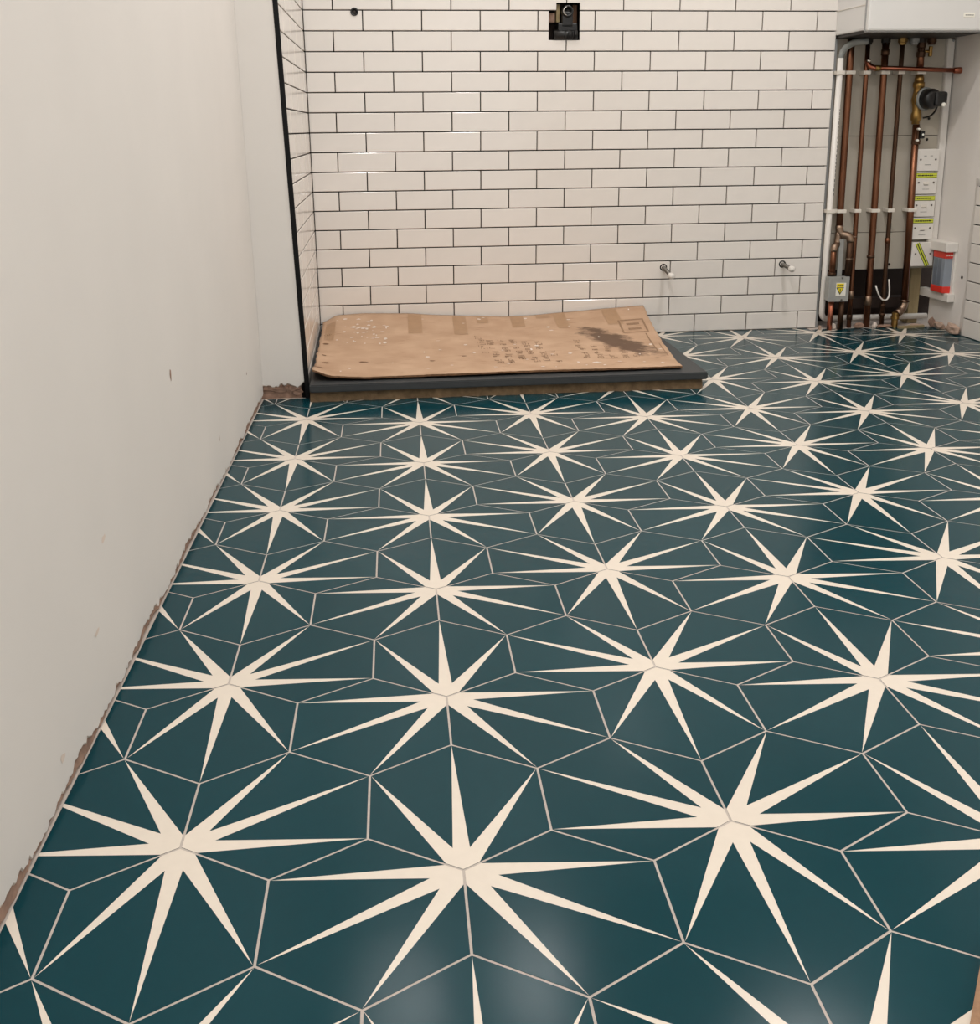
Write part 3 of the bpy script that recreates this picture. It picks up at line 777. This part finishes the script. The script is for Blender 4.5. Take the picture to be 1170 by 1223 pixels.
for x, z in ((1.980, .728), (1.996, .708), (1.978, .688)):
    MB().lathe((x, PIPE_Y-.012, z), (0, -1, 0), [(0, .0042), (.0125, .0042), (.0135, .003)], 10).build('valve_screw', 'paper', vv)
e = MB(); e.tube(arc((1.996, PIPE_Y, .10), (1.996, PIPE_Y, .066), (1.972, PIPE_Y-.012, .056))+[(1.958, PIPE_Y-.018, .050)], .0148, 14); e.build('elbow', 'solder', t)
MB().lathe((1.996, PIPE_Y, .092), (0, 0, 1), [(0, .0175), (.005, .0175)], 14).build('elbow_rim', 'copper_dull', t)
v = MB(); v.lathe((1.953, PIPE_Y-.02, .056), (0, 0, -1), [(0, .0125), (.012, .0125), (.013, .0155), (.024, .0155), (.026, .012), (.056, .012)], 10, smooth=False); v.build('floor_union', 'brass', t)
# pump
t = thing('pump', (1.979, PIPE_Y, .76), 'brass circulating pump with a black motor head on the pipe', 'pump')
b = MB(); b.lathe((1.976, PIPE_Y, .915), (0, 0, -1), [(0, .014), (.012, .0165), (.022, .0165), (.024, .020), (.038, .020), (.045, .016), (.058, .0165), (.085, .022), (.11, .0165), (.125, .015), (.135, .0185), (.155, .0185), (.158, .014), (.17, .014)], 16); b.build('pump_body', 'brass', t)
hd = Vector((.30, -.93, -.04)).normalized(); hp = Vector((1.990, PIPE_Y-.012, .834))
MB().lathe(hp-hd*.02, hd, [(0, .026), (.012, .034), (.022, .037)], 28).build('volute', 'brass', t)
rg_ = MB().lathe(hp+hd*.004, hd, [(0, .038), (.002, .0405), (.009, .0405), (.011, .038)], 28).build('clamp_ring', 'grey_hose', t)
MB().lathe(hp+hd*.014, hd, [(0, .036), (.03, .0355), (.036, .033), (.040, .024), (.041, .004)], 28).build('motor_head', 'black_plastic', t)
MB().box(2.004, 2.052, PIPE_Y-.070, PIPE_Y-.028, .806, .858, .010).build('terminal_box', 'black_plastic', t)
MB().lathe((2.036, PIPE_Y-.068, .812), (0, -1, 0), [(0, .0075), (.006, .0075), (.0075, .006)], 14).build('speed_knob', 'paper', t)
MB().tube(arc((2.03, PIPE_Y-.04, .806), (2.028, PIPE_Y-.03, .770), (2.016, PIPE_Y+.02, .768)), .0035, 8).build('pump_cable', 'black_plastic', t)
# cross pipe to the right wall
CY = PIPE_Y-.026
t = thing('copper_pipe', (1.94, CY, .93), 'bright horizontal copper pipe crossing in front of the vertical pipes', 'pipe')
MB().tube([(1.790, CY, .941), (1.95, CY, .936), (2.098, CY, .931)], [.0078, .0078, .0082], 12).build('tube', 'copper_new', t)
MB().tube(arc((1.773, PIPE_Y, .965), (1.773, CY, .940), (1.795, CY, .940)), .0098, 12).build('elbow', 'copper_new', t)
MB().lathe((1.792, CY, .940), (1, 0, 0), [(0, .0105), (.018, .0105)], 12).build('solder_collar', 'brass', t)
MB().lathe((1.7725, PIPE_Y-.010, .966), (0, -1, 0), [(0, .007), (.008, .007), (.010, .005)], 10).build('drain_screw', 'chrome', t)
MB().lathe((2.088, CY, .9313), (1, 0, 0), [(0, .0088), (.002, .0105), (.022, .0115), (.027, .0115)], 14).build('wall_elbow', 'copper_new', t)

# ------------------------------------------------------------------ plastic waste pipe
t = thing('waste_pipe', (1.672, PIPE_Y, .03), 'white plastic waste pipe down the tile edge and along the floor', 'pipe')
WXT, WXB = 1.6745, 1.672
path = [(WXT, PIPE_Y, .976), (WXB, PIPE_Y, .075)]+arc((WXB, PIPE_Y, .07), (WXB, PIPE_Y+.004, .032), (WXB+.04, PIPE_Y+.028, .032))[1:]+[(WXB+.06, PIPE_Y+.034, .032), (2.108, PIPE_Y+.034, .030)]
MB().tube(path, .0108, 14).build('tube', 'white_plastic', t)
for z in (ZC1, ZC2):
    m = MB(); m.box(1.660, 1.7005, PIPE_Y-.004, BOARD-.0005, z-.006, z+.006, .002); m.box(1.659, 1.689, PIPE_Y-.0135, PIPE_Y-.003, z-.0065, z+.0065, .002); m.build('pipe_clip', 'white_clip', t)
m = MB(); z = .80; qr = random.Random(3)
while z > .50:
    l = qr.uniform(.004, .012); m.box(1.6795+qr.uniform(-.001, .001), 1.6815, PIPE_Y-.0098, PIPE_Y-.0070, z-l, z); z -= l+qr.uniform(.003, .008)
m.build('pipe_lettering', 'grey_ink', t)
hz = arc((WXT, PIPE_Y, .972), (WXT+.002, PIPE_Y, 1.022), (WXT+.045, PIPE_Y-.035, 1.0295), 8)
t2 = thing('condensate_hose', (WXT, PIPE_Y, .97), 'grey flexible hose curving from the boiler into the white waste pipe', 'hose')
MB().tube(hz+[(WXT+.075, PIPE_Y-.042, 1.0305)], [.0095]*2+[.0115]*8, 12).build('hose', 'grey_hose', t2)

# ------------------------------------------------------------------ galvanised box with warning label
t = thing('junction_box', (1.712, 2.79, .112), 'grey metal electrical box with a yellow triangle label low on the copper pipes', 'junction box')
MB().box(1.667, 1.741, 2.776, 2.812, .112, .200, .003).build('box_body', 'galvanised', t)
ld = MB().box(1.665, 1.743, 2.772, 2.777, .110, .202, .0015).build('lid', 'galvanised', t)
MB().box(1.6920, 1.7300, 2.7708, 2.7722, .132, .180).build('warning_label', 'paper', ld)
MB().box(1.6940, 1.7210, 2.7700, 2.7712, .164, .178).build('label_band', 'yellow', ld)
MB().add([(1.6930, 2.7698, .163), (1.7220, 2.7698, .163), (1.7075, 2.7698, .136), (1.6930, 2.7708, .163), (1.7220, 2.7708, .163), (1.7075, 2.7708, .136)],
         [(0, 2, 1), (3, 4, 5), (0, 1, 4, 3), (1, 2, 5, 4), (2, 0, 3, 5)]).build('warning_triangle', 'ink', ld)
MB().add([(1.6965, 2.7692, .161), (1.7185, 2.7692, .161), (1.7075, 2.7692, .141), (1.6965, 2.77, .161), (1.7185, 2.77, .161), (1.7075, 2.77, .141)],
         [(0, 2, 1), (3, 4, 5), (0, 1, 4, 3), (1, 2, 5, 4), (2, 0, 3, 5)]).build('triangle_field', 'yellow', ld)
m = MB().box(1.7063, 1.7087, 2.7686, 2.7694, .148, .158).box(1.7063, 1.7087, 2.7686, 2.7694, .1435, .146); m.build('exclamation_mark', 'ink', ld)
m = MB(); 
for k in range(5): m.box(1.6960+k*.005, 1.6995+k*.005, 2.7694, 2.7702, .169, .173)
m.build('label_lettering', 'ink', ld)
for x, z in ((1.714, .1975), (1.716, .116)): MB().lathe((x, 2.772, z), (0, -1, 0), [(0, .004), (.0015, .004), (.002, .002)], 10).build('lid_screw', 'screw', ld)
MB().tube([(1.690, 2.796, .113), (1.689, 2.796, .0)], .0100, 12).build('drop_tube', 'copper_new', t)
MB().tube([(1.730, 2.796, .113), (1.731, 2.798, .0)], .0100, 12).build('drop_tube', 'copper_dull', t)
MB().box(1.714, 1.733, 2.818, 2.822, .198, .335, .001).build('earth_plate', 'galvanised', t)

# ------------------------------------------------------------------ electrical fittings down the board
def spur(z0, z1, x0, depth, lab, strip=True, diag=False):
    x1 = x0+.086; yf = BOARD-depth
    t = thing('fused_spur', ((x0+x1)/2, BOARD, z0), lab, 'switch plate')
    MB().box(x0+.001, x1-.001, yf+.008, BOARD-.0005, z0+.001, z1-.001, .002).build('back_box', 'white_plastic', t)
    fpl = MB().box(x0, x1, yf, yf+.008, z0, z1, .0025).build('face_plate', 'white_plastic', t)
    for x in (x0+.014, x1-.014):
        MB().lathe((x, yf, (z0+z1)/2+.002), (0, -1, 0), [(0, .0036), (.001, .0036), (.0014, .002)], 10).build('plate_screw', 'screw', fpl)
    cx = (x0+x1)/2
    if diag:
        m = MB(); a, b = Vector((x0+.018, 0, z1-.004)), Vector((x1-.022, 0, z0+.001)); d = (b-a).normalized(); nr = Vector((-d.z, 0, d.x))
        def st(w0, w1, y, mi):
            q_ = [a+nr*w0, b+nr*w0, b+nr*w1, a+nr*w1]
            m.hexa([(p.x, yf-y, p.z) for p in q_]+[(p.x, yf+.0002, p.z) for p in q_], mi)
        st(-.0085, .0085, .0006, 0); st(-.0085, -.0068, .001, 1); st(.0068, .0085, .001, 1); st(-.0018, .0018, .001, 1)
        m.build('warning_strip', ['yellow_green', 'ink'], fpl)
        return
    if strip:
        m = MB(); s0, s1 = x0+.001+random.uniform(-.002, .002), x1-.003
        m.box(s0, s1, yf-.0007, yf+.001, z1-.021, z1-.003)
        m.box(s0, s1, yf-.0012, yf+.0002, z1-.0045, z1-.003, 0, 1); m.box(s0, s1, yf-.0012, yf+.0002, z1-.0205, z1-.019, 0, 1)
        x = s0+.010
        m.box(s0, s1, yf-.0011, yf+.0002, z1-.0128, z1-.0117, 0, 1)
        while x < s1-.016:
            l = random.uniform(.003, .008); m.box(x, x+l, yf-.0013, yf+.0002, z1-.0145, z1-.0100, 0, 1); x += l+.002
        m.build('warning_strip', ['yellow_green', 'ink'], fpl)
        MB().box(cx-.011, cx+.011, yf-.0022, yf+.001, z0+.034, z0+.044, .001).build('fuse_carrier', 'white_clip', fpl)
        MB().box(cx-.008, cx+.008, yf-.0006, yf+.001, z0+.032, z0+.0345).build('carrier_slot', 'screw', fpl)
        MB().box(cx-.013, cx+.013, yf-.0006, yf+.001, z0+.017, z0+.0185).build('lower_mark', 'grey_ink', fpl)
    else:
        for x in (cx-.012, cx+.012): MB().box(x-.005, x+.005, yf-.0006, yf+.001, z1-.026, z1-.024).build('plate_mark', 'grey_ink', fpl)
        MB().box(cx-.012, cx+.012, yf-.0006, yf+.001, z0+.022, z0+.024).build('plate_mark', 'grey_ink', fpl)
spur(.577, .657, 1.994, .036, 'top white switch plate of the column, without a yellow strip', strip=False)
spur(.494, .574, 1.994, .036, 'white spur plate with yellow strip, just under the plain top plate')
spur(.411, .491, 1.994, .036, 'middle white spur plate with yellow strip in the column of five')
spur(.327, .408, 1.996, .036, 'white spur plate with yellow strip, just above the diagonal one')
spur(.229, .318, 1.998, .052, 'lowest and deepest white box with a diagonal yellow strip', diag=True)
tk = thing('cable_trunking', (2.099, BOARD, .33), 'white cable trunking running down the corner behind the plates', 'trunking')
MB().hexa([(2.0895, BOARD-.016, .325), (2.1135, BOARD-.016, .325), (2.1135, BOARD-.0005, .325), (2.0895, BOARD-.0005, .325), (2.082, BOARD-.016, 1.042), (2.108, BOARD-.016, 1.042), (2.108, BOARD-.0005, 1.042), (2.082, BOARD-.0005, 1.042)]).build('channel', 'white_plastic', tk)
MB().hexa([(2.0915, BOARD-.0185, .325), (2.1115, BOARD-.0185, .325), (2.1115, BOARD-.016, .325), (2.0915, BOARD-.016, .325), (2.084, BOARD-.0185, 1.042), (2.106, BOARD-.0185, 1.042), (2.106, BOARD-.016, 1.042), (2.084, BOARD-.016, 1.042)]).build('channel_lid', 'white_plastic', tk)
MB().tube(arc((2.095, BOARD-.012, 1.035), (2.085, BOARD-.02, 1.052), (2.04, BOARD-.03, 1.05)), .0035, 8).build('cable', 'white_plastic', tk)
MB().tube([(2.101, BOARD-.019, 1.044), (2.101, BOARD-.012, 1.032)], .006, 10).build('cable_gland', 'boiler_grey', tk)

# ------------------------------------------------------------------ filter unit on the right wall
t = thing('wall_filter', (2.095, 2.78, .11), 'grey cartridge with red bands in a white bracket on the right wall', 'filter unit')
MB().box(2.068, RX-.0003, 2.706, 2.852, .291, .326, .004).build('top_bracket', 'white_plastic', t)
bd = MB().box(2.077, 2.111, 2.722, 2.800, .162, .268, .004).build('cartridge', 'grey_body', t)
for yy in (2.742, 2.768): MB().box(2.0762, 2.0778, yy, yy+.022, .166, .264, .0005).build('cartridge_strip', 'grey_body_dark', bd)  # two darker strips on the cartridge's left face
MB().box(2.0755, 2.112, 2.7205, 2.802, .266, .291, .004).build('red_band', 'red', t)
MB().box(2.0755, 2.112, 2.7205, 2.802, .139, .164, .004).build('red_band', 'red', t)
m = MB()
for k in range(4): m.box(2.081+k*.0068, 2.085+k*.0068, 2.7198, 2.7212, .276, .281)
m.build('band_lettering', 'paper', t)
MB().box(2.088, RX-.0003, 2.700, 2.895, .108, .139, .003).build('lower_bracket', 'white_plastic', t)
MB().box(2.106, RX-.0003, 2.709, 2.85, .138, .292, .001).build('back_plate', 'white_plastic', t)

# ------------------------------------------------------------------ loose cable, rubble, offcuts
cpth = arc((1.862, PIPE_Y-.028, .162), (1.885, PIPE_Y-.03, .092), (1.912, PIPE_Y-.026, .108))+arc((1.916, PIPE_Y-.026, .112), (1.926, PIPE_Y-.02, .125), (1.920, PIPE_Y-.012, .182))[1:]
cc = MB().tube(cpth, .0030, 8)
tag(cc.build('loose_cable', 'white_plastic'), 'short white cable looped over the thin dark pipe', 'cable')
def chunk(x, y, z, sx, sy, sz, seed, m, lab, name='plaster_chunk', cat='rubble', group=None):
    bm = bmesh.new(); bmesh.ops.create_icosphere(bm, subdivisions=2, radius=1); r = random.Random(seed)
    for v in bm.verts:
        k = r.uniform(.72, 1.15); v.co = Vector((v.co.x*sx*k, v.co.y*sy*k, max(v.co.z*k, -.75)*sz))
    lo = min(v.co.z for v in bm.verts)
    me = bpy.data.meshes.new(name); 
    for v in bm.verts: v.co.z -= lo
    bm.to_mesh(me); bm.free(); me.materials.append(MAT[m])
    o = bpy.data.objects.new(name, me); COL.objects.link(o); o.location = (x, y, z); return tag(o, lab, cat, group)
chunk(2.094, 2.66, .0002, .017, .050, .022, 1, 'rubble', 'largest crumbling plaster lump at the right wall foot near the low tiles')
chunk(2.098, 2.755, .0002, .014, .034, .016, 2, 'rubble', 'brown plaster lump under the red-banded filter')
chunk(2.096, 2.80, .0002, .012, .018, .022, 12, 'raw_plaster', 'reddish plaster crumb at the end of the white floor pipe')
chunk(2.03, 2.80, .0002, .030, .012, .008, 3, 'rubble', 'flat plaster crumb in front of the white floor pipe')
chunk(1.905, 2.805, .0002, .035, .010, .008, 4, 'raw_plaster', 'brown plaster crumb at the foot of the thin dark pipe')
chunk(1.708, 2.807, .0002, .011, .008, .014, 5, 'plaster_bit', 'white plaster bit between the two drops of the grey box')
chunk(1.812, 2.815, .0002, .022, .010, .012, 6, 'raw_plaster', 'brown plaster crumb between the thin and fat pipes')
chunk(1.868, 2.80, .0002, .010, .008, .016, 7, 'plaster_bit', 'pale plaster bit beside the fat second pipe')
chunk(1.657, 2.805, .0002, .006, .008, .010, 15, 'rubble', 'small plaster crumb at the foot of the tiled wall end')
of = MB().hexa([(1.955, 2.774, .0003), (2.062, 2.792, .0003), (2.060, 2.806, .0003), (1.953, 2.788, .0003), (1.955, 2.774, .009), (2.062, 2.792, .009), (2.060, 2.806, .009), (1.953, 2.788, .009)])
tag(of.build('timber_offcut', 'stud_wood'), 'thin pale timber strip lying on the tiles before the stud', 'offcut')

bdz = .010
bq = [(0.1818, -0.5335), (0.4680, -0.1625), (0.5393, -0.2175), (0.2531, -0.5885)]
bd_ = MB().hexa([(x, y, .0003) for x, y in bq]+[(x, y, bdz) for x, y in bq])
tag(bd_.build('timber_board', 'jamb_wood'), 'end of a brown timber board lying on the star tiles', 'board')
# ------------------------------------------------------------------ ceiling downlights
for k, (x, y, p) in enumerate(DOWNLIGHTS):
    t = thing('downlight', (x, y, CEIL-.012), 'round white recessed ceiling downlight '+LIGHT_AT[k], 'downlight', 'ceiling downlights')
    m = MB(); m.lathe((x, y, CEIL-.0002), (0, 0, -1), [(0, .050), (.004, .050), (.008, .042), (.008, .036), (.003, .034)], 28); m.build('bezel', 'white_plastic', t)
    MB().lathe((x, y, CEIL-.003), (0, 0, -1), [(0, .034), (.0015, .034)], 24).build('lens', 'lamp_lens', t)
    ld_ = bpy.data.lights.new('downlight_lamp', 'AREA'); ld_.shape = 'DISK'; ld_.size = .07; ld_.energy = p; ld_.color = (1, .985, .98)
    lo = bpy.data.objects.new('downlight_lamp', ld_); COL.objects.link(lo); lo.parent = t; lo.location = (0, 0, -.001)
